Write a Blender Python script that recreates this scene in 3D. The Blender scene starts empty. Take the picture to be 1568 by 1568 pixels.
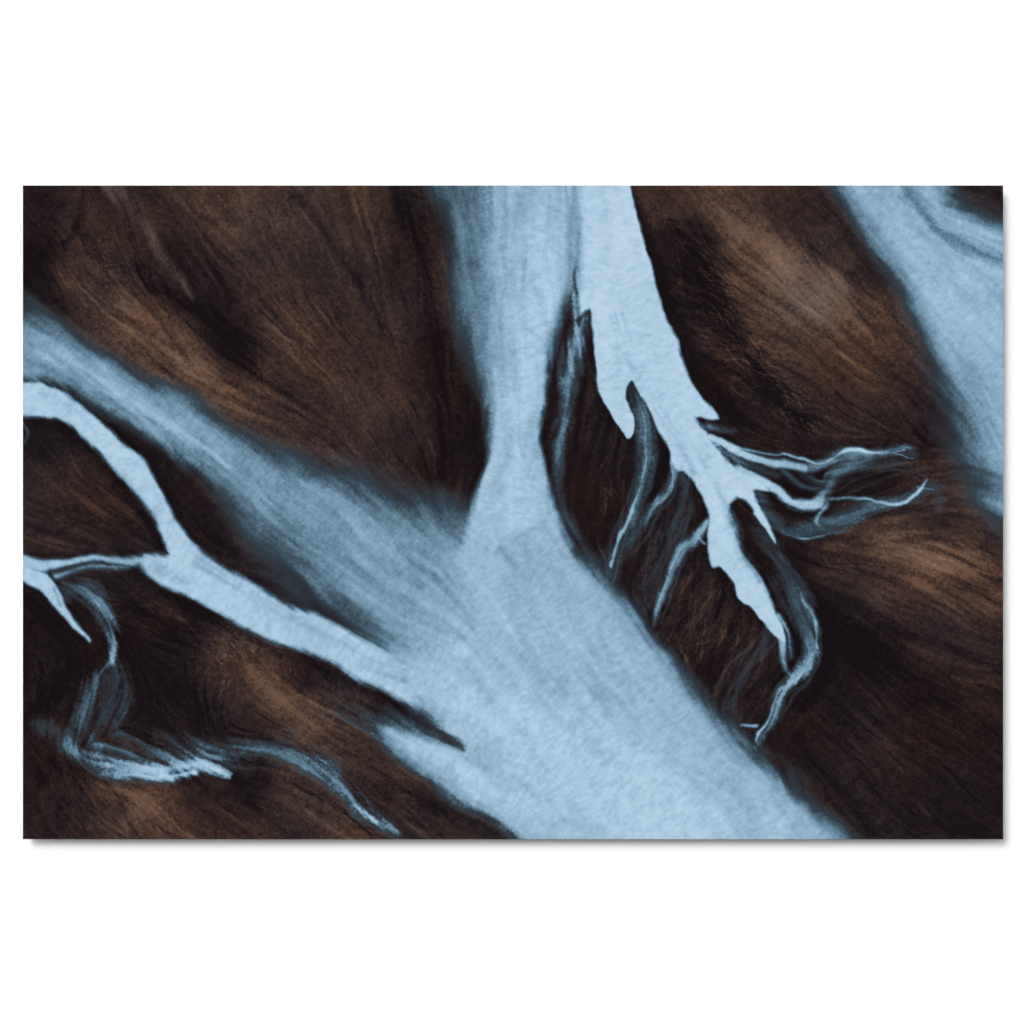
import bpy, math, numpy as np
from mathutils import Vector
rng=np.random.default_rng(11)
X0,Y0,X1,Y1=35.0,284.0,1536.0,1285.0
W,H=1201,801
S=(X1-X0)/(W-1)
gx=np.linspace(X0,X1,W); gy=np.linspace(Y0,Y1,H)
PX,PY=np.meshgrid(gx,gy); PX=PX.astype(np.float32); PY=PY.astype(np.float32)
def blur(a,sig,p=24):
    b=np.pad(a,p,mode='edge') if p else a
    h,w=b.shape
    f2=np.fft.fftfreq(h)[:,None]**2+np.fft.rfftfreq(w)[None,:]**2
    r=np.fft.irfft2(np.fft.rfft2(b)*np.exp(-2*math.pi**2*sig*sig*f2),s=(h,w))
    return (r[p:-p,p:-p] if p else r).astype(np.float32)
def norm(a):
    a=a-a.mean(); return (a/a.std()).astype(np.float32)
def gn(sig): return norm(blur(rng.standard_normal((H,W)),sig,0))
def sst(t):
    t=np.clip(t,0,1); return t*t*(3-2*t)
# ---------------- flow field -----------------
FL=[(60,320,75),(100,400,50),(200,350,62),(200,480,38),(350,600,36),(330,400,58),(450,350,62),(480,500,55),(600,600,62),(560,350,72),(640,450,85),
(700,500,88),(800,350,92),(800,600,92),(740,750,100),(900,400,88),(930,550,80),(860,620,100),(1000,500,68),(1050,620,62),
(60,520,32),(200,600,30),(350,690,38),(480,780,36),(600,850,38),(700,850,45),(120,640,45),(220,740,62),(150,760,35),(320,800,42),(420,900,38),
(350,900,28),(500,980,28),(620,1050,35),(100,860,0),(100,930,50),(250,960,25),(400,1060,28),(520,1110,30),(620,1160,32),(720,1230,35),
(180,1000,80),(140,1070,110),(200,1175,5),(400,1150,10),(250,1230,45),(450,1230,38),(600,1260,38),(80,1230,60),(330,1050,80),
(760,1000,55),(850,950,52),(900,1100,48),(1000,1100,48),(1150,1200,45),(900,1250,50),(860,840,60),(1000,980,52),
(950,760,108),(1000,820,105),(1040,860,112),(1020,740,108),(1080,950,100),(1130,1000,112),(1100,760,72),(1150,860,58),(1200,950,70),(1200,1050,125),
(1200,720,18),(1300,700,-10),(1300,780,-8),(1400,740,-10),(1200,780,30),
(1100,330,50),(1180,430,42),(1280,500,50),(1080,480,25),(1150,560,25),(1220,620,20),(1300,620,40),(1400,600,50),(1350,350,52),(1450,450,50),(1500,330,32),(1500,600,55),
(1300,860,10),(1400,860,25),(1500,880,20),(1300,950,40),(1450,1000,30),(1300,1100,42),(1450,1150,38),(1400,1250,40),(1250,1180,48)]
cs=8
CX,CY=PX[::cs,::cs],PY[::cs,::cs]
num_c=np.zeros_like(CX);num_s=np.zeros_like(CX);den=np.zeros_like(CX)
for x,y,a in FL:
    w=1/(((CX-x)**2+(CY-y)**2)/900+1)**2
    num_c+=w*math.cos(2*math.radians(a));num_s+=w*math.sin(2*math.radians(a));den+=w
def upsample(c):
    yi=np.arange(H)/cs; xi=np.arange(W)/cs
    y0=np.minimum(yi.astype(int),c.shape[0]-2); x0=np.minimum(xi.astype(int),c.shape[1]-2)
    ty=(yi-y0)[:,None]; tx=(xi-x0)[None,:]
    a=c[y0][:,x0];b=c[y0][:,x0+1];d=c[y0+1][:,x0];e=c[y0+1][:,x0+1]
    return ((a*(1-tx)+b*tx)*(1-ty)+(d*(1-tx)+e*tx)*ty).astype(np.float32)
ang=0.5*np.arctan2(upsample(num_s/den),upsample(num_c/den))
ang=ang+0.12*gn(20)+0.06*gn(8)
U0=np.cos(ang).astype(np.float32); V0=np.sin(ang).astype(np.float32)
def lic(N,L,step=1.0,U=U0,V=V0):
    acc=N.copy()*1.0; wt=1.0
    gy_,gx_=np.mgrid[0:H,0:W].astype(np.float32)
    for sgn in (1,-1):
        x=gx_.copy();y=gy_.copy()
        pu=U*sgn;pv=V*sgn
        for k in range(1,L+1):
            x+=pu*step;y+=pv*step
            xi=np.clip(x+0.5,0,W-1).astype(np.int32);yi=np.clip(y+0.5,0,H-1).astype(np.int32)
            u=U[yi,xi];v=V[yi,xi]
            f=np.where(u*pu+v*pv<0,-1,1).astype(np.float32)
            pu=u*f;pv=v*f
            w=0.5+0.5*math.cos(math.pi*k/(L+1))
            acc+=w*N[yi,xi];wt+=w
    return acc/wt
N=np.stack([gn(0.7),gn(1.8),gn(4.5)],axis=-1)
LA=lic(N[...,:2],9); LF=norm(LA[...,0]); LM=norm(LA[...,1])
t_=lic(np.concatenate([N[...,1:],gn(3.0)[...,None]],-1),34,1.6);LC=norm(t_[...,1]);LL=norm(t_[...,0]);LR=norm(t_[...,2])
RP=norm(lic(norm(blur(rng.standard_normal((H,W)),1.2,0)-blur(rng.standard_normal((H,W)),2.6,0))[...,None],5,1.0,-V0,U0)[...,0])
w1,w2=gn(14),gn(14); w3,w4=gn(4),gn(4)
WX=PX+1.9*w1+0.6*w3; WY=PY+1.9*w2+0.6*w4
def cr(pts,n=5,closed=False):
    P=np.array(pts,float);m=len(P);out=[]
    for i in range(m if closed else m-1):
        if closed: p0,p1,p2,p3=P[i-1],P[i],P[(i+1)%m],P[(i+2)%m]
        else: p0,p1,p2,p3=P[max(i-1,0)],P[i],P[i+1],P[min(i+2,m-1)]
        for k in range(n):
            t=k/n
            q=0.5*((2*p1)+(-p0+p2)*t+(2*p0-5*p1+4*p2-p3)*t*t+(-p0+3*p1-3*p2+p3)*t**3)
            q[2:]=(p1*(1-t)+p2*t)[2:]
            out.append(q)
    if not closed: out.append(P[-1])
    return np.array(out)
def box(xa,xb,ya,yb,mg):
    i0=max(int((xa-mg-X0)/S),0);i1=min(int((xb+mg-X0)/S)+2,W)
    j0=max(int((ya-mg-Y0)/S),0);j1=min(int((yb+mg-Y0)/S)+2,H)
    return i0,i1,j0,j1
def seg(x,y,a,b):
    dx,dy=b[0]-a[0],b[1]-a[1];L=dx*dx+dy*dy+1e-9
    t=np.clip(((x-a[0])*dx+(y-a[1])*dy)/L,0,1)
    return np.hypot(x-a[0]-t*dx,y-a[1]-t*dy),t
EN=.6*LL+.5*LC+.3*LM+.4*gn(.7)
def stroke_a(pts,n=5,streak=0.22):
    Q=cr(pts,n); mg=(Q[:,2]+Q[:,3]).max()+12
    I=box(Q[:,0].min(),Q[:,0].max(),Q[:,1].min(),Q[:,1].max(),mg);i0,i1,j0,j1=I
    if i1<=i0 or j1<=j0: return None
    best=np.full((j1-j0,i1-i0),1e6,np.float32);bv=np.zeros_like(best)
    for a,b in zip(Q[:-1],Q[1:]):
        m2=max(a[2]+a[3],b[2]+b[3])+12
        k0,k1,l0,l1=box(min(a[0],b[0]),max(a[0],b[0]),min(a[1],b[1]),max(a[1],b[1]),m2)
        if k1<=k0 or l1<=l0: continue
        sl=(slice(l0,l1),slice(k0,k1));lo=(slice(l0-j0,l1-j0),slice(k0-i0,k1-i0))
        d,t=seg(WX[sl],WY[sl],a,b)
        w=a[2]+(b[2]-a[2])*t;so=a[3]+(b[3]-a[3])*t;v=a[4]+(b[4]-a[4])*t
        e=(d-w)/so; m=e<best[lo]
        best[lo]=np.where(m,e,best[lo]);bv[lo]=np.where(m,v,bv[lo])
    sl=(slice(j0,j1),slice(i0,i1))
    al=sst(0.5-best+streak*0.24*EN[sl]*np.clip(1-np.abs(best),0,1))
    return sl,al,bv
def poly_a(pts,n=4,streak=0.2):
    Q=cr([(p[0],p[1],p[2]*(1.4 if p[2]>14 else 1.15)) for p in pts],n,True);Q=np.vstack([Q,Q[:1]])
    ins=np.zeros((H,W),bool);dist=np.full((H,W),1e6,np.float32);
    for a,b in zip(Q[:-1],Q[1:]):
        ya,yb=sorted((a[1],b[1]))
        _,_,j0,j1=box(0,1,ya,yb,16)
        if j1>j0 and yb>ya:
            y=WY[j0:j1];x=WX[j0:j1]
            c=((a[1]>y)!=(b[1]>y))&(x<(b[0]-a[0])*(y-a[1])/(b[1]-a[1]+1e-12)+a[0])
            ins[j0:j1]^=c
        m2=max(a[2],b[2])*1.2+14
        k0,k1,l0,l1=box(min(a[0],b[0]),max(a[0],b[0]),ya,yb,m2)
        if k1<=k0 or l1<=l0: continue
        sl=(slice(l0,l1),slice(k0,k1))
        d,t=seg(WX[sl],WY[sl],a,b);e=d/(a[2]+(b[2]-a[2])*t)
        dist[sl]=np.minimum(dist[sl],e)
    e=np.where(ins,-dist,dist)
    return sst(0.5-e+streak*.3*EN*np.clip(1-np.abs(e),0,1))
M=np.zeros((H,W),np.float32)
ALL=(slice(None),slice(None))
def mover(al,v,sl=ALL): M[sl]=M[sl]*(1-al)+v*al
def mmax(al,v,sl=ALL): M[sl]=np.maximum(M[sl],al*v)
def mst(pts,mode='max',streak=0.22,op=1.0):
    r=stroke_a(pts,5,streak)
    if r is None: return
    sl,al,v=r
    if mode=='max': mmax(al*op,v,sl)
    else: mover(al*op,v,sl)
def mpoly(pts,v,mode='max',streak=0.2,op=1.0):
    al=poly_a(pts,4,streak)
    if mode=='max': mmax(al*op,v)
    else: mover(al*op,v)
def veins(path,n,spread,v,so=(5,9),mode='max',op=.8,w=(.2,1.0)):
    P=np.array(path,float)
    T_=np.gradient(P,axis=0);T_/=np.hypot(T_[:,0],T_[:,1])[:,None];Nn=np.stack([-T_[:,1],T_[:,0]],1)
    for i in range(n):
        o=np.cumsum(rng.normal(0,.42,len(P)));o=o-o.mean()*.5+rng.normal(0,.6)
        o=np.clip(o,-1.6,1.6)*spread
        a,b=sorted(rng.integers(0,len(P),2))
        if b-a<2: a,b=0,len(P)-1
        Q=P+Nn*o[:,None];vv=rng.uniform(*v);s=rng.uniform(*so);ww=rng.uniform(*w)
        mst([(Q[k,0],Q[k,1],ww,s,vv*(.4 if k in(a,b) else 1)) for k in range(a,b+1)],mode,.3,op)
def soften(pts,sig):
    global M
    r=stroke_a([(p[0],p[1],p[2],p[2]*1.2,1) for p in pts],4,0)
    if r is None: return
    B=blur(M,sig);sl,al,v=r;M[sl]=M[sl]*(1-al)+B[sl]*al
# =============== WATER: broad diffuse bodies first =================
mpoly([(0,455,40),(90,500,36),(150,540,34),(220,578,32),(290,612,30),(350,650,34),(420,692,44),(500,722,60),(570,750,70),(640,770,70),(700,790,50),(730,830,40),(760,900,40),(760,1050,40),
(640,1010,30),(580,985,40),(520,930,60),(460,885,70),(410,835,70),(370,785,60),(325,732,34),(280,704,24),(220,664,24),(150,624,26),(90,590,28),(0,575,30)],0.66)
mst([(20,520,14,50,.62),(100,550,18,46,.86),(200,612,20,44,.9),(320,688,18,44,.9),(390,740,14,66,.76)],'max',.35)
mst([(400,745,20,70,.72),(500,820,30,100,.7),(600,890,50,110,.76),(700,960,60,110,.88)],'over',.35,.8)
mst([(30,545,3,30,.45),(60,560,2,22,.4),(120,590,1,14,.4)],'over',.4,.6)
veins([(30,530),(90,550),(160,590),(240,640),(320,690)],8,14,(.55,1.),(8,16),'over',.3)
veins([(360,720),(450,790),(540,850),(640,910)],10,40,(.5,.9),(18,34),'over',.22)
mst([(450,700,4,70,.38),(560,770,10,80,.38),(660,800,8,60,.47)],'over',.3,.5)
mst([(640,765,4,60,.26),(690,775,4,50,.28),(722,770,3,30,.3)],'over',.3,.5)
mpoly([(690,230,60),(702,350,50),(708,450,46),(722,540,40),(742,600,34),(748,660,20),(742,720,14),(722,780,16),(690,850,30),(700,940,60),(600,990,60),(560,980,40),
(600,1040,30),(710,1142,14),(660,1128,22),(615,1112,30),(590,1105,40),(585,1125,40),(620,1165,34),(655,1192,26),(700,1223,24),(750,1250,22),(800,1290,18),(830,1330,20),
(1350,1330,30),(1305,1285,28),(1265,1252,26),(1215,1212,28),(1160,1165,30),(1110,1112,32),(1060,1058,32),(1015,1000,30),(970,945,28),(925,893,26),(888,855,24),(862,810,18),(844,760,14),(830,710,10),(826,650,8),(832,600,12),(846,530,18),(862,470,20),(885,400,14),(890,230,14)],0.88)
mst([(530,1092,4,44,.2),(570,1112,6,44,.5),(620,1140,8,40,.8)],'max',.9)
mst([(728,250,22,56,.40),(736,450,12,56,.38),(745,560,6,36,.46),(750,620,2,20,.6)],'over',.9,.9)
mst([(826,250,28,36,.88),(820,450,26,34,.92),(800,580,24,30,.96),(790,700,24,34,1.),(790,800,36,60,.97)],'over',.4,.85)
mst([(872,250,2,26,.44),(874,400,2,26,.42),(858,480,3,28,.38),(842,540,2,22,.42)],'over',.4,.85)
mst([(776,280,1,12,.56),(770,450,1,16,.56),(757,560,1,14,.62)],'over',.4,.6)
mst([(740,850,20,80,.84),(780,960,60,120,.9),(860,1000,60,120,.84),(960,1080,30,80,.86)],'over',.3,.6)
mst([(760,1060,30,90,.97),(900,1180,80,120,1.02),(1050,1270,80,120,1.03)],'over',.2,.8)
mst([(640,1140,6,30,.98),(740,1200,14,50,1.),(820,1270,14,60,.97)],'over',.3,.7)
mst([(880,870,3,60,.6),(980,980,3,66,.58),(1090,1110,3,66,.62),(1200,1220,3,56,.68)],'over',.6,.45)
veins([(800,300),(798,400),(792,500),(788,600),(785,700)],9,26,(.75,1.05),(10,22),'over',.3)
veins([(716,290),(724,380),(734,480),(745,590)],12,14,(.12,.7),(8,18),'over',.4)
veins([(800,820),(850,900),(930,1000),(1020,1090),(1120,1190)],14,55,(.78,1.05),(18,36),'over',.2)
mpoly([(1245,230,24),(1290,300,26),(1315,340,26),(1352,385,30),(1385,430,34),(1412,490,50),(1440,550,70),(1466,610,90),(1484,680,90),(1500,740,70),(1545,805,50),(1640,860,40),(1640,380,50),(1536,346,44),(1490,322,44),(1440,286,40),(1400,200,24)],0.82,'max',.35)
mst([(1310,290,14,30,.95),(1350,350,14,40,.94),(1420,430,24,60,.9),(1500,520,40,90,.82)],'over',.4,.75)
mst([(1385,275,4,22,.40),(1410,325,5,26,.32),(1450,362,5,28,.32),(1500,388,5,30,.34),(1545,405,4,28,.4)],'over',.5,.85)
mst([(1350,260,3,18,.7),(1400,345,3,18,.72),(1450,395,3,18,.7)],'over',.5,.5)
mst([(1440,560,4,70,.4),(1470,620,6,80,.42),(1500,690,10,80,.5),(1540,770,6,60,.5)],'over',.3,.5)
veins([(1390,290),(1420,325),(1460,358),(1510,380),(1545,392)],8,13,(.3,.8),(7,12),'over',.35)
veins([(1320,300),(1370,370),(1430,450),(1490,540),(1530,640)],10,34,(.6,1.),(12,28),'over',.28)
mst([(850,770,4,34,.22),(890,850,5,44,.26),(960,940,8,56,.28),(1050,1050,8,56,.26),(1130,1140,8,56,.26),(1210,1200,6,56,.22)],'max',.9)
soften([(700,284,40),(712,450,40),(730,580,24)],6)
soften([(40,470,34),(160,545,34),(300,620,34),(430,700,50),(560,750,60),(680,780,40)],6)
soften([(360,760,44),(420,840,60),(500,920,60),(570,970,34)],8)
soften([(900,870,30),(1000,985,36),(1120,1120,36),(1290,1270,36)],3)
soften([(1290,290,22),(1360,390,30),(1430,540,60),(1480,680,70),(1540,800,60)],8)
soften([(1440,290,24),(1536,345,24)],7)
# C channel
mst([(600,1010,18,40,.93),(680,1060,34,70,.96),(780,1120,40,100,.96)],'over',.3,.85)
mst([(640,1075,2,22,.96),(690,1112,6,26,.96),(760,1140,10,50,.96)],'max')
mpoly([(215,852,12),(262,850,10),(250,830,8),(231,785,9),(200,742,10),(160,702,10),(125,668,8),(85,642,8),(20,634,10),(20,588,10),(78,591,8),(112,611,8),(150,642,8),(186,678,8),(224,708,8),(250,750,8),(268,795,8),(298,830,9),(342,864,12),(400,898,12),(460,934,12),(520,961,12),(570,984,14),(620,1006,28),(650,1030,70),(665,1060,70),(655,1085,50),(620,1078,14),(560,1044,14),(500,1012,13),(420,982,12),(350,948,10),(290,914,10),(245,893,12),(222,872,14)],0.99)
soften([(612,995,14),(650,1035,22),(690,1080,18)],7)
mst([(190,720,1,16,.72),(215,760,2,16,.74),(240,800,1,14,.77)],'over',.4,.5)
mst([(60,600,1,16,.7),(110,625,1,18,.72),(150,665,1,14,.75)],'over',.4,.4)
mst([(240,868,5,26,.62),(285,890,4,22,.75)],'over',.4,.6)
veins([(300,860),(380,910),(460,955),(540,1000),(620,1040)],8,14,(.75,1.05),(8,15),'over',.3)
mst([(540,960,1,10,.5),(575,985,1,10,.5),(610,1000,1,14,.6)],'over',.5,.5)
mst([(20,850,10,12,.92),(60,866,9,12,.92),(105,857,5,9,.9),(160,853,4,8,.85),(215,858,7,14,.8),(250,866,9,16,.85)],'max')
mst([(85,880,5,14,.7),(130,868,3,16,.6),(200,864,3,12,.6)],'max')
mst([(30,872,12,10,.97),(62,888,13,8,.97),(85,918,9,8,.95),(108,950,4,7,.93),(136,978,2,7,.88)],'max')
mst([(80,900,1,8,.5),(90,925,1,8,.4)],'over',.2,.7)
mst([(30,640,1,8,.4),(42,662,1,7,.5),(36,680,1,8,.3)],'max')
mst([(100,900,5,34,.28),(135,905,8,34,.38),(160,940,9,22,.48),(176,980,6,12,.7),(172,1008,4,12,.7),(155,1030,5,24,.54),(135,1070,10,38,.36),(128,1105,9,38,.38),(140,1130,7,30,.45),(150,1150,6,26,.55)],'max',.9)
mst([(120,905,1,9,.5),(138,912,1,9,.65),(158,940,1.5,9,.85),(174,975,1.5,8,.95),(173,1005,1,8,.92),(158,1025,1,9,.8),(145,1045,1,9,.6)],'max')
mst([(175,1020,2,30,.28),(172,1060,14,50,.24),(170,1100,20,60,.28),(200,1150,14,50,.36)],'max',1.2)
veins([(172,1015),(155,1040),(140,1075),(132,1105),(142,1135),(160,1160)],7,11,(.25,.55),(9,16))
mst([(100,1140,5,32,.5),(150,1166,9,32,.75),(205,1180,11,30,.86),(270,1174,12,30,.9),(312,1174,9,18,.98),(348,1187,3,8,.97)],'max',.7)
mst([(180,1186,4,20,.95),(240,1188,5,16,1.),(300,1184,6,12,1.)],'max',.5)
mst([(190,1150,6,50,.3),(260,1150,8,50,.36),(330,1150,6,40,.34)],'max',.8)
mst([(60,1110,3,34,.14),(110,1130,3,34,.26),(230,1156,12,44,.45),(330,1160,6,26,.5),(380,1150,10,40,.36),(440,1155,12,50,.42),(490,1172,11,42,.5),(525,1205,7,34,.52),(560,1245,6,28,.55),(600,1275,4,22,.5)],'max',1.1)
veins([(330,1158),(380,1148),(430,1150),(480,1166),(515,1195),(540,1225)],6,9,(.35,.6),(9,15))
mst([(440,1150,1,16,.45),(490,1165,2,20,.72),(520,1192,1,16,.75)],'max',.5)
mst([(540,1232,1,14,.75),(565,1252,4,14,.92),(596,1275,2,14,.7)],'max',.7)
# E + D
mst([(892,490,8,22,.68),(878,550,11,24,.66),(864,620,9,22,.56),(853,690,8,22,.52),(850,740,3,22,.3),(862,780,2,24,.15)],'max',.6)
mst([(885,495,1,10,.88),(872,580,2,14,.8),(858,660,1,12,.72)],'max',.5)
veins([(885,500),(875,560),(862,620),(852,690),(850,740)],5,6,(.45,.75),(7,11))
mpoly([(876,230,22),(880,350,24),(882,430,22),(882,490,16),(903,476,8),(909,520,6),(912,560,5),(915,600,5),(930,625,4),(943,650,4),(962,668,3),(966,640,4),(959,605,5),(966,583,5),(978,598,6),(992,630,6),(1010,664,6),(1024,695,6),(1030,716,6),(1050,724,6),(1066,745,6),(1078,780,6),(1084,830,6),(1092,866,6),(1108,868,5),(1124,892,5),(1130,918,4),(1150,925,4),(1166,946,4),(1184,975,5),(1200,985,6),(1186,930,8),(1158,880,9),(1140,850,9),(1124,810,10),(1112,775,10),(1130,760,8),(1150,778,6),(1184,834,5),(1176,795,7),(1152,755,8),(1180,755,6),(1130,715,8),(1096,690,8),(1080,662,7),(1064,640,6),(1100,642,5),(1075,612,7),(1052,565,6),(1022,492,6),(1002,430,5),(986,370,5),(974,320,5),(962,270,5),(955,230,5)],1.03,'max',.3)
mst([(882,270,4,36,.58),(886,380,4,32,.62),(894,440,2,22,.74)],'over',.3,.85)
mst([(925,280,4,40,.9),(930,400,4,34,.92)],'over',.5,.5)
mst([(1095,740,2,14,.7),(1120,800,4,20,.55),(1140,850,3,16,.5),(1160,890,2,12,.5)],'over',.4,.7)
veins([(940,480),(965,550),(1000,610),(1035,670),(1065,720)],6,12,(.8,1.08),(7,14),'over',.3)
# delta branches
mst([(968,585,7,18,.26),(984,640,11,16,.38),(990,700,10,18,.4),(974,770,9,18,.34),(948,820,7,20,.34),(930,880,7,24,.25),(925,905,3,18,.16)],'max',.9)
mst([(972,600,1,6,.5),(985,650,1,7,.7),(988,710,1.5,9,.8),(980,750,1,8,.7),(968,780,3,9,.9),(948,820,3,8,.95),(932,866,2,7,.98)],'max',.4)
veins([(968,595),(982,640),(988,700),(974,765),(950,820),(932,880),(922,905)],10,10,(.3,.65),(5,9))
mst([(1032,716,4,12,.6),(1012,760,4,12,.55),(980,805,6,18,.34),(945,850,6,24,.24),(935,895,5,22,.2)],'max',.7)
mst([(1040,715,6,20,.32),(1045,760,6,22,.2),(1020,820,6,30,.24),(990,900,10,36,.2),(985,940,4,24,.15)],'max',.9)
mst([(1028,705,2,8,.92),(1022,745,1.5,8,.88),(1000,780,1.5,8,.7),(985,805,1,8,.45)],'max',.4)
veins([(1030,720),(1012,760),(985,800),(955,845),(940,890)],7,9,(.25,.55),(5,9))
mst([(1078,800,5,10,.78),(1062,825,8,12,.68),(1042,850,8,14,.55),(1020,890,6,12,.62),(1006,930,4,10,.72),(1004,955,3,12,.45)],'max',.5)
mst([(1080,830,1,6,.95),(1062,820,1,6,.88),(1040,848,1.5,7,.92),(1018,890,2,7,.95),(1008,920,1.5,6,1.)],'max',.3)
veins([(1075,805),(1050,835),(1030,865),(1010,905),(1000,945)],8,10,(.3,.65),(5,9))
veins([(1045,735),(1050,780),(1035,830),(1005,880),(985,930)],8,9,(.18,.4),(5,9))
mst([(1085,672,6,8,.98),(1135,692,6,8,.98),(1190,708,8,10,.92),(1232,714,7,10,.8)],'max',.3)
mst([(1190,708,6,12,.6),(1240,712,6,12,.48),(1290,697,6,12,.5),(1340,690,4,10,.75),(1388,686,3,12,.6),(1402,700,2,16,.3)],'max',.5)
mst([(1085,685,2,7,.8),(1130,685,2,7,1.),(1180,692,2,7,.9),(1230,700,1.5,7,.9),(1262,706,1,6,.9),(1295,692,2.5,7,1.),(1318,688,4,6,1.04),(1350,692,1,6,1.),(1385,688,2,7,.97)],'max',.3)
mst([(1345,688,1,5,.85),(1375,695,1,5,.8),(1398,702,1,5,.65)],'max')
veins([(1190,705),(1240,710),(1285,698),(1335,690),(1380,688),(1402,695)],7,7,(.45,.8),(4,7))
mst([(1100,710,8,14,.92),(1140,722,6,10,.9),(1185,750,7,9,.95),(1215,770,6,9,1.),(1243,775,7,9,1.),(1262,752,7,14,.5),(1285,722,7,18,.4),(1330,700,5,20,.36)],'max',.4)
veins([(1225,722),(1258,745),(1275,728),(1305,715),(1350,703),(1390,705)],10,8,(.35,.7),(4,8))
mst([(1160,758,7,18,.32),(1178,792,9,20,.3),(1205,813,10,16,.36),(1250,808,14,16,.34),(1300,793,12,18,.34),(1340,775,9,14,.4),(1390,768,7,16,.38),(1430,745,9,22,.22),(1440,772,6,22,.18)],'max',.6)
mst([(1250,765,2,9,.55),(1320,763,1.5,7,.72),(1375,772,3,7,.95),(1400,762,3,7,1.),(1418,740,2,7,1.),(1422,733,1,6,.85)],'max',.3)
mst([(1405,748,1,5,.8),(1432,750,1,5,.5)],'max')
mst([(1262,770,3,10,.55),(1250,797,4,8,.7),(1262,806,2,8,.5)],'max',.3)
mst([(1195,815,1,8,.7),(1235,823,1.5,7,.85),(1280,815,1,8,.7),(1330,790,1,8,.55),(1380,772,1,8,.55)],'max',.3)
veins([(1170,780),(1200,808),(1250,806),(1300,792),(1345,775),(1395,765),(1425,742)],11,8,(.3,.62),(4,8))
veins([(1280,745),(1320,725),(1370,715),(1420,722)],8,13,(.16,.32),(6,11))
mst([(1195,715,2,10,.45),(1230,745,4,14,.42),(1262,748,3,12,.5)],'max',.4)
mst([(1070,652,3,12,.45),(1095,655,3,12,.4),(1125,662,2,14,.22)],'max',.4)
mst([(1100,690,6,20,.5),(1150,712,6,20,.4),(1190,730,4,18,.3)],'max',.4)
mst([(1160,800,4,28,.18),(1180,840,9,30,.22),(1205,890,14,30,.24),(1225,940,16,26,.3),(1242,985,13,16,.5),(1235,1020,10,14,.7),(1210,1050,6,12,.75),(1188,1085,6,12,.7),(1170,1125,6,14,.52),(1160,1150,3,16,.3)],'max',.8)
mst([(1170,850,1,8,.35),(1200,870,1,9,.4),(1228,915,2,10,.6),(1248,950,3,9,.68),(1253,990,3,8,.75)],'max',.3)
veins([(1165,810),(1185,855),(1212,900),(1235,945),(1245,990),(1232,1025),(1205,1060),(1182,1100)],12,9,(.3,.6),(5,9))
mst([(1245,1000,2,8,.95),(1225,1035,3,8,1.),(1195,1060,2,8,.92),(1178,1092,2,8,.95),(1163,1122,3,6,1.03),(1160,1138,1,6,.85)],'max',.3)
mst([(1136,1110,2,6,.7),(1158,1110,3,7,.9)],'max')
mst([(1188,965,5,8,.9),(1196,990,4,8,.8),(1202,1020,2,10,.6),(1215,1035,2,8,.55)],'max',.4)
mst([(1190,940,4,9,.85),(1205,975,3,9,.7),(1212,1010,2,10,.5)],'max',.4)
veins([(1178,960),(1155,1000),(1130,1035),(1112,1070),(1110,1105)],18,14,(.16,.38),(4,9))
mst([(1108,1075,3,30,.24),(1112,1105,4,34,.26)],'max')
mst([(1160,1140,4,40,.2),(1195,1190,6,40,.22)],'max',.6)
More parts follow.
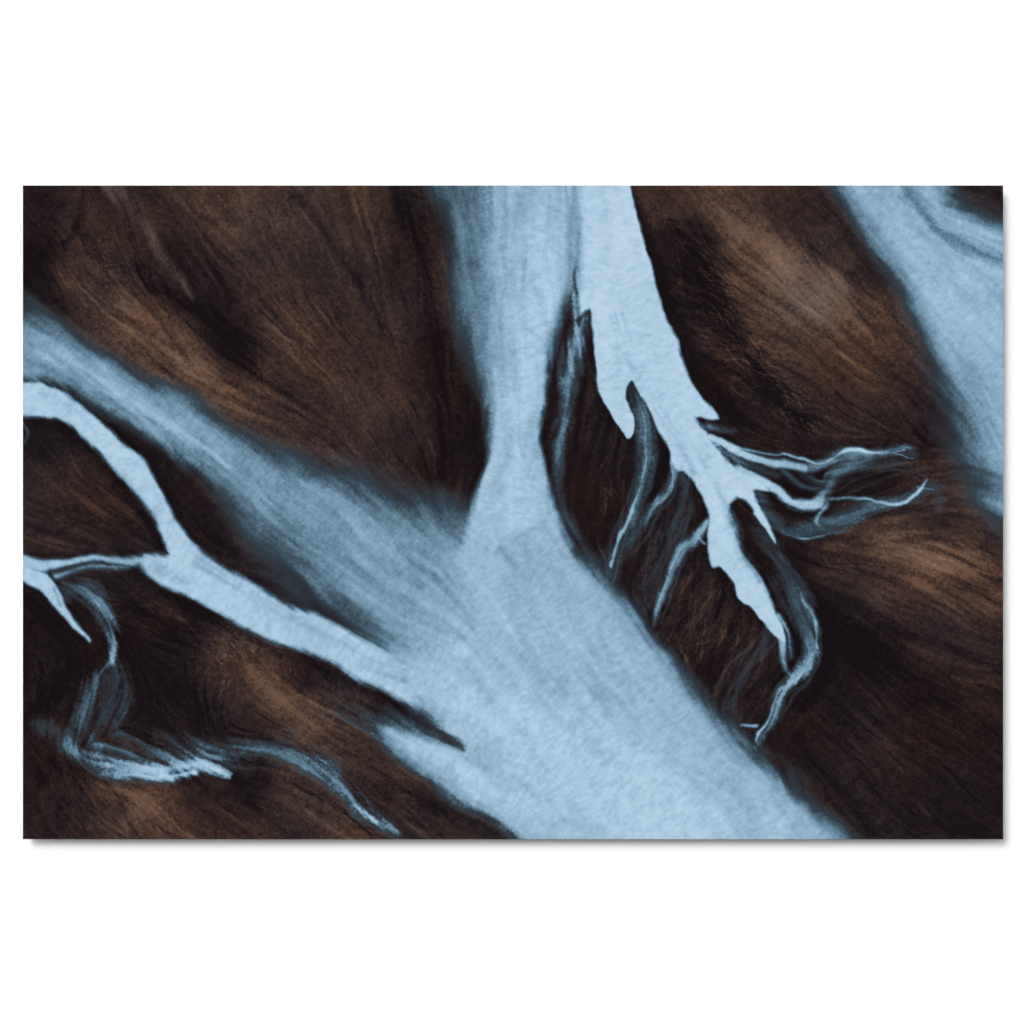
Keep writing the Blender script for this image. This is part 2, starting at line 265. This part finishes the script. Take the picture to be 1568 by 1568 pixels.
# =============== GROUND ==============
GP=[(60,320,.22),(50,400,.1),(130,340,.32),(240,340,.3),(300,310,.42),(360,330,.5),(420,330,.46),(120,420,.45),(220,440,.32),(200,490,.6),(280,400,.2),(330,470,.15),(350,530,.14),(400,440,.38),(450,520,.46),(430,580,.38),
(300,570,.6),(370,630,.5),(260,540,.55),(60,450,.2),(500,400,.36),(560,330,.4),(540,490,.36),(600,540,.36),(560,620,.44),(520,670,.38),(620,420,.28),(640,320,.2),(660,550,.22),(620,680,.3),(690,700,.14),(590,720,.3),
(100,740,.32),(60,680,.2),(150,800,.32),(100,820,.32),(180,820,.25),(60,770,.3),(300,740,.2),(320,800,.18),(240,700,.18),(380,840,.28),(420,890,.25),(480,930,.18),(150,610,.1),
(60,960,.14),(60,1050,.18),(100,1020,.14),(230,940,.22),(220,1000,.12),(300,960,.18),(260,1060,.12),(350,990,.45),(340,1040,.36),(400,1030,.5),(420,1075,.58),(480,1090,.52),(540,1080,.38),(470,1030,.22),(600,1090,.2),(560,1140,.4),(320,1110,.2),(400,1120,.22),
(60,1180,.2),(100,1220,.28),(160,1230,.38),(220,1240,.58),(260,1270,.4),(320,1230,.3),(380,1200,.2),(450,1210,.5),(440,1250,.35),(520,1260,.46),(620,1190,.42),(650,1250,.3),(720,1265,.32),(580,1210,.28),
(1040,310,.42),(1110,310,.5),(1060,360,.2),(1150,370,.55),(1200,410,.8),(1260,450,.76),(1200,470,.62),(1150,440,.5),(1300,520,.55),(1340,500,.5),(1330,420,.33),(1220,340,.33),(1260,360,.35),(1070,430,.14),(1100,500,.18),(1180,530,.45),(1250,560,.42),(1150,590,.2),(1200,630,.24),(1290,620,.32),(1340,580,.4),(1380,640,.28),(1100,580,.16),(1430,640,.18),(1520,295,.25),
(950,700,.15),(1000,700,.12),(900,720,.15),(920,800,.17),(960,900,.14),(1000,860,.2),(1060,720,.16),(1060,900,.22),(1060,980,.2),(1110,950,.22),(1100,1020,.16),(1160,1000,.24),(1230,760,.12),(1330,740,.17),(930,660,.22),(1150,860,.12),
(1210,850,.18),(1290,850,.38),(1370,840,.6),(1420,860,.68),(1480,850,.63),(1520,900,.48),(1450,910,.48),(1350,900,.4),(1280,920,.22),(1260,980,.1),(1340,990,.15),(1430,980,.28),(1510,1000,.3),(1300,1050,.17),(1400,1060,.2),(1500,1100,.2),(1250,1120,.2),(1340,1140,.28),(1440,1180,.2),(1300,1220,.24),(1400,1250,.2),(1500,1230,.17),(1330,1270,.28),(1270,1050,.13),(1440,800,.35),(1510,820,.35)]
num=np.zeros_like(CX);den=np.zeros_like(CX)
for x,y,v in GP:
    w=1/(((CX-x)**2+(CY-y)**2)/400+1)**2.2
    num+=w*v;den+=w
G0=blur(upsample(num/den),5)
G0=(G0-.28)*1.2+.27
G=G0.copy()
def gst(pts,dv,streak=1.2,op=1):
    r=stroke_a([(p[0],p[1],p[2],p[3],dv) for p in pts],4,streak)
    if r is None: return
    sl,al,v=r; G[sl]+=al*dv*op
gst([(105,430,6,30),(180,480,8,40),(280,560,8,34),(385,635,4,24)],.14)
gst([(300,300,8,40),(380,400,8,50),(470,520,8,50),(560,650,6,50)],.05)
gst([(1120,340,10,60),(1220,430,18,70),(1310,510,10,60)],.12)
gst([(1340,820,4,40),(1430,860,8,40),(1530,880,6,40)],.10)
gst([(340,1000,5,20),(400,1040,6,26),(470,1085,6,26),(560,1130,5,30)],.12)
gst([(160,1200,6,26),(225,1240,10,26),(280,1290,8,30)],.14)
for p in [[(35,400,3,18),(80,388,3,16),(115,350,2,12),(128,290,2,10)],
 [(105,385,3,18),(150,395,3,20),(200,400,4,24),(240,440,5,26),(300,480,8,28),(350,520,10,36),(385,570,5,26)],
 [(40,430,4,26),(90,470,4,26),(160,515,4,24),(240,560,3,22),(300,600,3,20)],
 [(450,290,3,10),(480,330,4,12),(520,390,4,14),(560,460,3,12),(585,500,2,10)],
 [(600,290,5,30),(640,400,8,36),(665,520,8,36),(690,640,8,40)],
 [(690,290,4,30),(695,420,4,30),(715,600,5,34),(725,700,6,36)],
 [(970,300,3,16),(990,350,3,18),(1020,450,4,24),(1060,540,6,26),(1110,620,8,26),(1180,670,5,24)],
 [(1030,350,6,24),(1070,420,10,30),(1110,490,10,30),(1160,570,8,30),(1230,650,8,28)],
 [(1260,320,3,26),(1300,360,4,30),(1350,430,5,36),(1390,520,8,50)],
 [(1230,370,2,12),(1270,400,2,12),(1300,420,2,12)],
 [(1200,840,4,18),(1230,890,5,22),(1265,960,8,28),(1265,1020,8,28),(1230,1080,5,24)],
 [(1260,930,10,50),(1330,1000,14,60),(1450,1080,10,60)],
 [(1220,1130,5,30),(1300,1230,6,36),(1360,1290,5,30)],
 [(300,880,3,14),(380,915,3,14),(450,955,3,12),(520,990,3,12)],
 [(250,905,4,16),(340,960,4,18),(440,1003,5,20),(560,1060,8,26),(690,1130,5,20)],
 [(330,820,8,40),(400,870,8,44),(480,940,8,40),(570,990,3,24)],
 [(230,720,5,20),(260,760,5,22),(290,820,5,20)],[(90,600,3,10),(160,640,3,12),(210,690,3,14)],
 [(130,680,3,12),(190,745,4,14),(225,800,4,14),(245,840,3,12)],
 [(35,650,4,16),(90,660,5,18),(130,690,4,16)],
 [(200,930,6,30),(280,990,8,40),(300,1060,8,40),(300,1120,6,30)],[(40,920,5,26),(110,1000,8,40),(90,1060,8,40),(40,1100,6,40)],
 [(390,1190,5,24),(480,1215,4,10),(490,1250,3,10)],[(360,1200,6,24),(420,1260,6,24),(470,1290,6,24)],[(600,1200,4,20),(700,1250,5,24),(770,1290,4,20)],
 [(160,1195,3,10),(190,1240,3,10),(210,1290,3,12)],[(60,1180,6,34),(100,1240,6,34),(130,1290,6,30)]]:
    gst(p,-.17)
def feathers(path,n,a0,a1,l0,l1,vals,wd=(.3,1.3),curve=.5,spread=8):
    Q=cr([(p[0],p[1],0,0,0) for p in path],8)
    for i in range(n):
        k=rng.integers(0,len(Q)-1);q=Q[k]+(Q[k+1]-Q[k])*rng.random()
        base=math.atan2(Q[k+1][1]-Q[k][1],Q[k+1][0]-Q[k][0])
        a=base+math.radians(rng.uniform(a0,a1));L=rng.uniform(l0,l1)
        x=q[0]+rng.normal()*spread;y=q[1]+rng.normal()*spread
        c=curve*rng.uniform(.4,1.3);P=[];w=rng.uniform(*wd)
        for j in range(4):
            P.append((x,y,w*(1-j/3)*.8,w*1.8+2.0));x+=math.cos(a)*L/3;y+=math.sin(a)*L/3;a+=c/3
        dv=rng.uniform(*vals)*1.6;r=stroke_a([(p[0],p[1],p[2],p[3],dv) for p in P],2,.2)
        if r: G[r[0]]+=r[1]*dv
fb=[(1040,350),(1070,410),(1100,470),(1130,530),(1180,590),(1240,650)]
feathers(fb,240,-60,10,18,60,(-.16,-.04),curve=.8,spread=16)
feathers(fb,260,-60,10,14,46,(.05,.19),curve=.8,spread=14)
feathers([(1030,420),(1060,500),(1100,560),(1150,620)],120,-80,-10,14,40,(.03,.12),curve=.7,spread=10)
feathers([(625,300),(645,400),(665,500)],120,-70,-20,10,30,(-.1,.1),curve=.4,spread=8)
feathers([(335,1075),(330,1030),(350,990),(385,990),(430,1010),(500,1030),(600,1070)],260,20,110,10,34,(-.14,.13),curve=.5,spread=9)
feathers([(150,940),(220,930),(320,970)],110,-20,50,16,50,(-.12,.14),spread=16)
feathers([(940,660),(925,720),(930,800)],90,-60,40,14,40,(-.08,.14),spread=12)
feathers([(1000,720),(1010,800),(980,870)],130,-25,25,20,60,(-.08,.14),spread=24)
feathers([(1060,860),(1060,930),(1050,1000)],220,-10,50,20,60,(-.1,.18),curve=.7,spread=26)
feathers([(1120,900),(1130,960),(1110,1040)],160,-10,50,20,60,(-.1,.16),curve=.7,spread=22)
feathers([(1090,1010),(1140,1080)],80,20,60,20,50,(-.1,.1),spread=20)
feathers([(1300,700),(1400,680)],100,-160,-20,12,34,(-.08,.12),curve=.8,spread=14)
feathers([(1230,830),(1320,850),(1400,830),(1500,850)],170,0,50,14,44,(-.12,.12),spread=20)
feathers([(60,1160),(160,1240),(300,1260)],160,-10,60,16,60,(-.13,.12),spread=28)
feathers([(420,1230),(520,1250),(640,1230)],120,-10,50,16,60,(-.12,.1),spread=24)
feathers([(120,380),(250,430),(340,520),(390,600)],140,-50,60,14,44,(-.13,.08),spread=20)
feathers([(60,1000),(90,1080)],80,-60,60,16,60,(-.1,.1),spread=26)
feathers([(200,1040),(260,1120)],80,-60,60,16,60,(-.1,.1),spread=26)
# long erosion gullies that follow the sediment flow
def gully():
    x=rng.uniform(X0,X1);y=rng.uniform(Y0,Y1);i=int((x-X0)/S);j=int((y-Y0)/S)
    if M[j,i]>.2: return
    n=rng.integers(4,9);st=rng.uniform(14,30);w=rng.uniform(.3,2.2);pu,pv=U0[j,i],V0[j,i];P=[];dr=rng.normal(0,.08)
    for k in range(n):
        P.append((x,y,w*math.sin(math.pi*(k+.7)/(n+.4)),w*1.5+2.0));
        i=min(max(int((x-X0)/S),0),W-1);j=min(max(int((y-Y0)/S),0),H-1)
        u,v=U0[j,i],V0[j,i]
        if u*pu+v*pv<0:u,v=-u,-v
        c,s=math.cos(dr),math.sin(dr);u,v=u*c-v*s,u*s+v*c
        x+=u*st;y+=v*st;pu,pv=u,v
    dv=rng.choice([-1,-1,1])*rng.uniform(.03,.15)
    r=stroke_a([(p[0],p[1],p[2],p[3],dv) for p in P],2,1.0)
    if r: G[r[0]]+=r[1]*dv
for k in range(1700): gully()
low=gn(22)
amp=.35+.85*np.clip(G0,0,1)
Hh=blur(LR+1.1*LC+.25*gn(3)+.3*gn(7)+.3*LL,.9)
rel=norm(-np.gradient(Hh,axis=1)*.45-np.gradient(Hh,axis=0)*.9);rel=np.clip(rel,-2.5,2.5)
G=G+amp*(.015*LM+.045*LC*(.7+.3*np.tanh(low))+.02*LL+.02*gn(9)+.015*gn(4)+.055*rel)
G-=.12*np.clip(1-np.abs(LC+.4*low)/.2,0,1)*np.clip(.5+.5*gn(22),0,1)*amp
G-=.14*np.clip(1-np.abs(LR+.5*gn(30))/.16,0,1)*np.clip(.3+.7*gn(18),0,1)*amp
G=G+amp*(.012*LF+.06*gn(.6)+.045*gn(1.1))
halo=blur(M,8)
G=G-.10*np.clip(halo*3,0,1)*(1-np.clip(M*2,0,1))
G=np.where(G>.7,.7+(G-.7)*.6,G)
G=np.clip(G,0,1.0)
def ramp(v,ks,cs_):
    c=np.array(cs_,float); return np.stack([np.interp(v,ks,c[:,i]) for i in range(3)],-1)
GC=ramp(G,[0,.15,.3,.5,.7,.9,1.1],[(24,18,21),(34,26,28),(49,37,36),(72,54,47),(98,75,63),(123,97,81),(144,116,97)])
hue=gn(24)[...,None]; GC=GC*(1+hue*np.array([.025,0,-.025])) 
r=stroke_a([(165,284,12,26,1),(190,305,10,26,1),(220,345,8,24,1),(250,395,7,24,1),(280,432,5,18,1),(292,455,2,12,1)],4,.8)
kk=np.clip(.6*r[1]*(1+.2*LL[r[0]]+.15*gn(1.)[r[0]]),0,1)[...,None]
GC[r[0]]=GC[r[0]]*(1-kk)+np.array([98,81,76])*kk
Mw=M*(1+.030*RP+.012*gn(1.2)+.006*LF)+ M*(1-np.minimum(M,1))*(.05*LM+.10*LC+.10*LL+.03*LF+.10*gn(.7))
Mw=np.clip(Mw+M*.02*gn(30)+M*.012*LC,0,1.12)
WC=ramp(Mw,[0,.1,.25,.45,.65,.85,1.0,1.12],[(0,0,0),(20,25,29),(44,57,67),(80,106,124),(117,151,174),(150,184,208),(177,206,228),(192,218,238)])
C=GC*(1-sst(Mw/.34))[...,None]+WC
C=C+(1.2*rng.standard_normal((H,W)))[...,None]
C=np.clip(C,4,250)/255.0
lin=np.where(C<=.04045,C/12.92,((C+.055)/1.055)**2.4)
EXPO=1.21
col=np.ones((H,W,4),np.float32);col[...,:3]=np.clip(lin/EXPO,0,.95)
# ============ GEOMETRY (1 px of the 1568 px picture = 1 mm) ============
CZ=1.6
T=0.024
PWc=(X0+X1)/2-784; PHc=784-(Y0+Y1)/2
def mesh_grid():
    vx=(gx-784)*.001; vz=(784-gy)*.001+CZ
    co=np.zeros((H,W,3),np.float32);co[...,0]=vx[None];co[...,2]=vz[:,None];co[...,1]=-T
    idx=np.arange(H*W,dtype=np.int32).reshape(H,W)
    q=np.stack([idx[:-1,:-1],idx[1:,:-1],idx[1:,1:],idx[:-1,1:]],-1).reshape(-1)
    me=bpy.data.meshes.new("printed_picture");nf=(H-1)*(W-1)
    me.vertices.add(H*W);me.vertices.foreach_set("co",co.reshape(-1))
    me.loops.add(nf*4);me.loops.foreach_set("vertex_index",q)
    me.polygons.add(nf);me.polygons.foreach_set("loop_start",np.arange(nf,dtype=np.int32)*4)
    me.update(calc_edges=True)
    at=me.color_attributes.new("ink","FLOAT_COLOR","POINT");at.data.foreach_set("color",col.reshape(-1))
    me.validate()
    return me
sc=bpy.context.scene
def link(o): sc.collection.objects.link(o);return o
def mat(name,base):
    m=bpy.data.materials.new(name);m.use_nodes=True;nt=m.node_tree;nt.nodes.clear()
    o=nt.nodes.new("ShaderNodeOutputMaterial");b=nt.nodes.new("ShaderNodeBsdfDiffuse");b.inputs["Color"].default_value=(*base,1)
    nt.links.new(b.outputs[0],o.inputs[0]);return m,b
root=link(bpy.data.objects.new("river_aerial_wall_print",None))
root.location=(PWc*.001,0,CZ+PHc*.001)
pm,b=mat("print_ink",(.5,.5,.5));nt=pm.node_tree
va=nt.nodes.new("ShaderNodeVertexColor");va.layer_name="ink"
tc=nt.nodes.new("ShaderNodeTexCoord");nz=nt.nodes.new("ShaderNodeTexNoise");nz.inputs["Scale"].default_value=520;nz.inputs["Detail"].default_value=2
mr=nt.nodes.new("ShaderNodeMapRange");mr.inputs["To Min"].default_value=.92;mr.inputs["To Max"].default_value=1.08
mx=nt.nodes.new("ShaderNodeVectorMath");mx.operation='SCALE'
nt.links.new(tc.outputs["Object"],nz.inputs["Vector"]);nt.links.new(nz.outputs["Fac"],mr.inputs["Value"])
nt.links.new(va.outputs["Color"],mx.inputs[0]);nt.links.new(mr.outputs["Result"],mx.inputs["Scale"]);nt.links.new(mx.outputs[0],b.inputs["Color"])
pic=link(bpy.data.objects.new("printed_picture",mesh_grid()));pic.data.materials.append(pm)
pic.parent=root
pic.location=(-root.location[0],0,-root.location[2])
import bmesh
def boxobj(name,sx,sy,sz,loc,m,bev=0):
    bm=bmesh.new();bmesh.ops.create_cube(bm,size=1)
    for v in bm.verts: v.co=Vector((v.co.x*sx,v.co.y*sy,v.co.z*sz))
    if bev: bmesh.ops.bevel(bm,geom=list(bm.edges),offset=bev,segments=2,affect='EDGES')
    me=bpy.data.meshes.new(name);bm.to_mesh(me);bm.free();me.materials.append(m)
    o=link(bpy.data.objects.new(name,me));o.location=loc;return o
em,_=mat("panel_edge",(.6,.6,.6))
pan=boxobj("panel",1.501,.004,1.001,(0,-T+.0005+.002,0),em);pan.parent=root
bat=boxobj("hanging_frame",1.25,T-.0055,.75,(0,-(T-.0055)/2-.0002,0),em);bat.parent=root
wm,wb=mat("white_wall_paint",(.94,.94,.94));n2=wm.node_tree
tc=n2.nodes.new("ShaderNodeTexCoord");nz=n2.nodes.new("ShaderNodeTexNoise");nz.inputs["Scale"].default_value=220;bp=n2.nodes.new("ShaderNodeBump");bp.inputs["Strength"].default_value=.03;bp.inputs["Distance"].default_value=.001
n2.links.new(tc.outputs["Object"],nz.inputs["Vector"]);n2.links.new(nz.outputs["Fac"],bp.inputs["Height"]);n2.links.new(bp.outputs["Normal"],wb.inputs["Normal"])
boxobj("wall",14,.3,7,(0,.15,2.5),wm)
w=bpy.data.worlds.new("World");sc.world=w;w.use_nodes=True;wn=w.node_tree
bg=wn.nodes["Background"];sky=wn.nodes.new("ShaderNodeTexSky");sky.sky_type='NISHITA';sky.sun_disc=False
tosun=Vector((-.46,-1,.58)).normalized()
el=math.asin(tosun.z);az=math.atan2(tosun.x,tosun.y)
sky.sun_elevation=el;sky.sun_rotation=az;sky.dust_density=4
hs=wn.nodes.new("ShaderNodeHueSaturation");hs.inputs["Saturation"].default_value=0.0
wn.links.new(sky.outputs[0],hs.inputs["Color"]);wn.links.new(hs.outputs[0],bg.inputs["Color"]);bg.inputs["Strength"].default_value=.13
sl=bpy.data.lights.new("sun","SUN");sl.energy=1.05;sl.angle=math.radians(26);so=link(bpy.data.objects.new("sun",sl))
so.rotation_euler=(-tosun).to_track_quat('-Z','Y').to_euler();so.location=(-2,-4,4)
cam=bpy.data.cameras.new("camera");cam.lens=85;cam.sensor_width=36;cam.clip_end=200
co=link(bpy.data.objects.new("camera",cam));co.location=(0,-(T+1.568*85/36),CZ);co.rotation_euler=(math.pi/2,0,0)
sc.camera=co
sc.view_settings.view_transform='Standard'
try: sc.view_settings.look='None'
except: pass
sc.view_settings.exposure=0
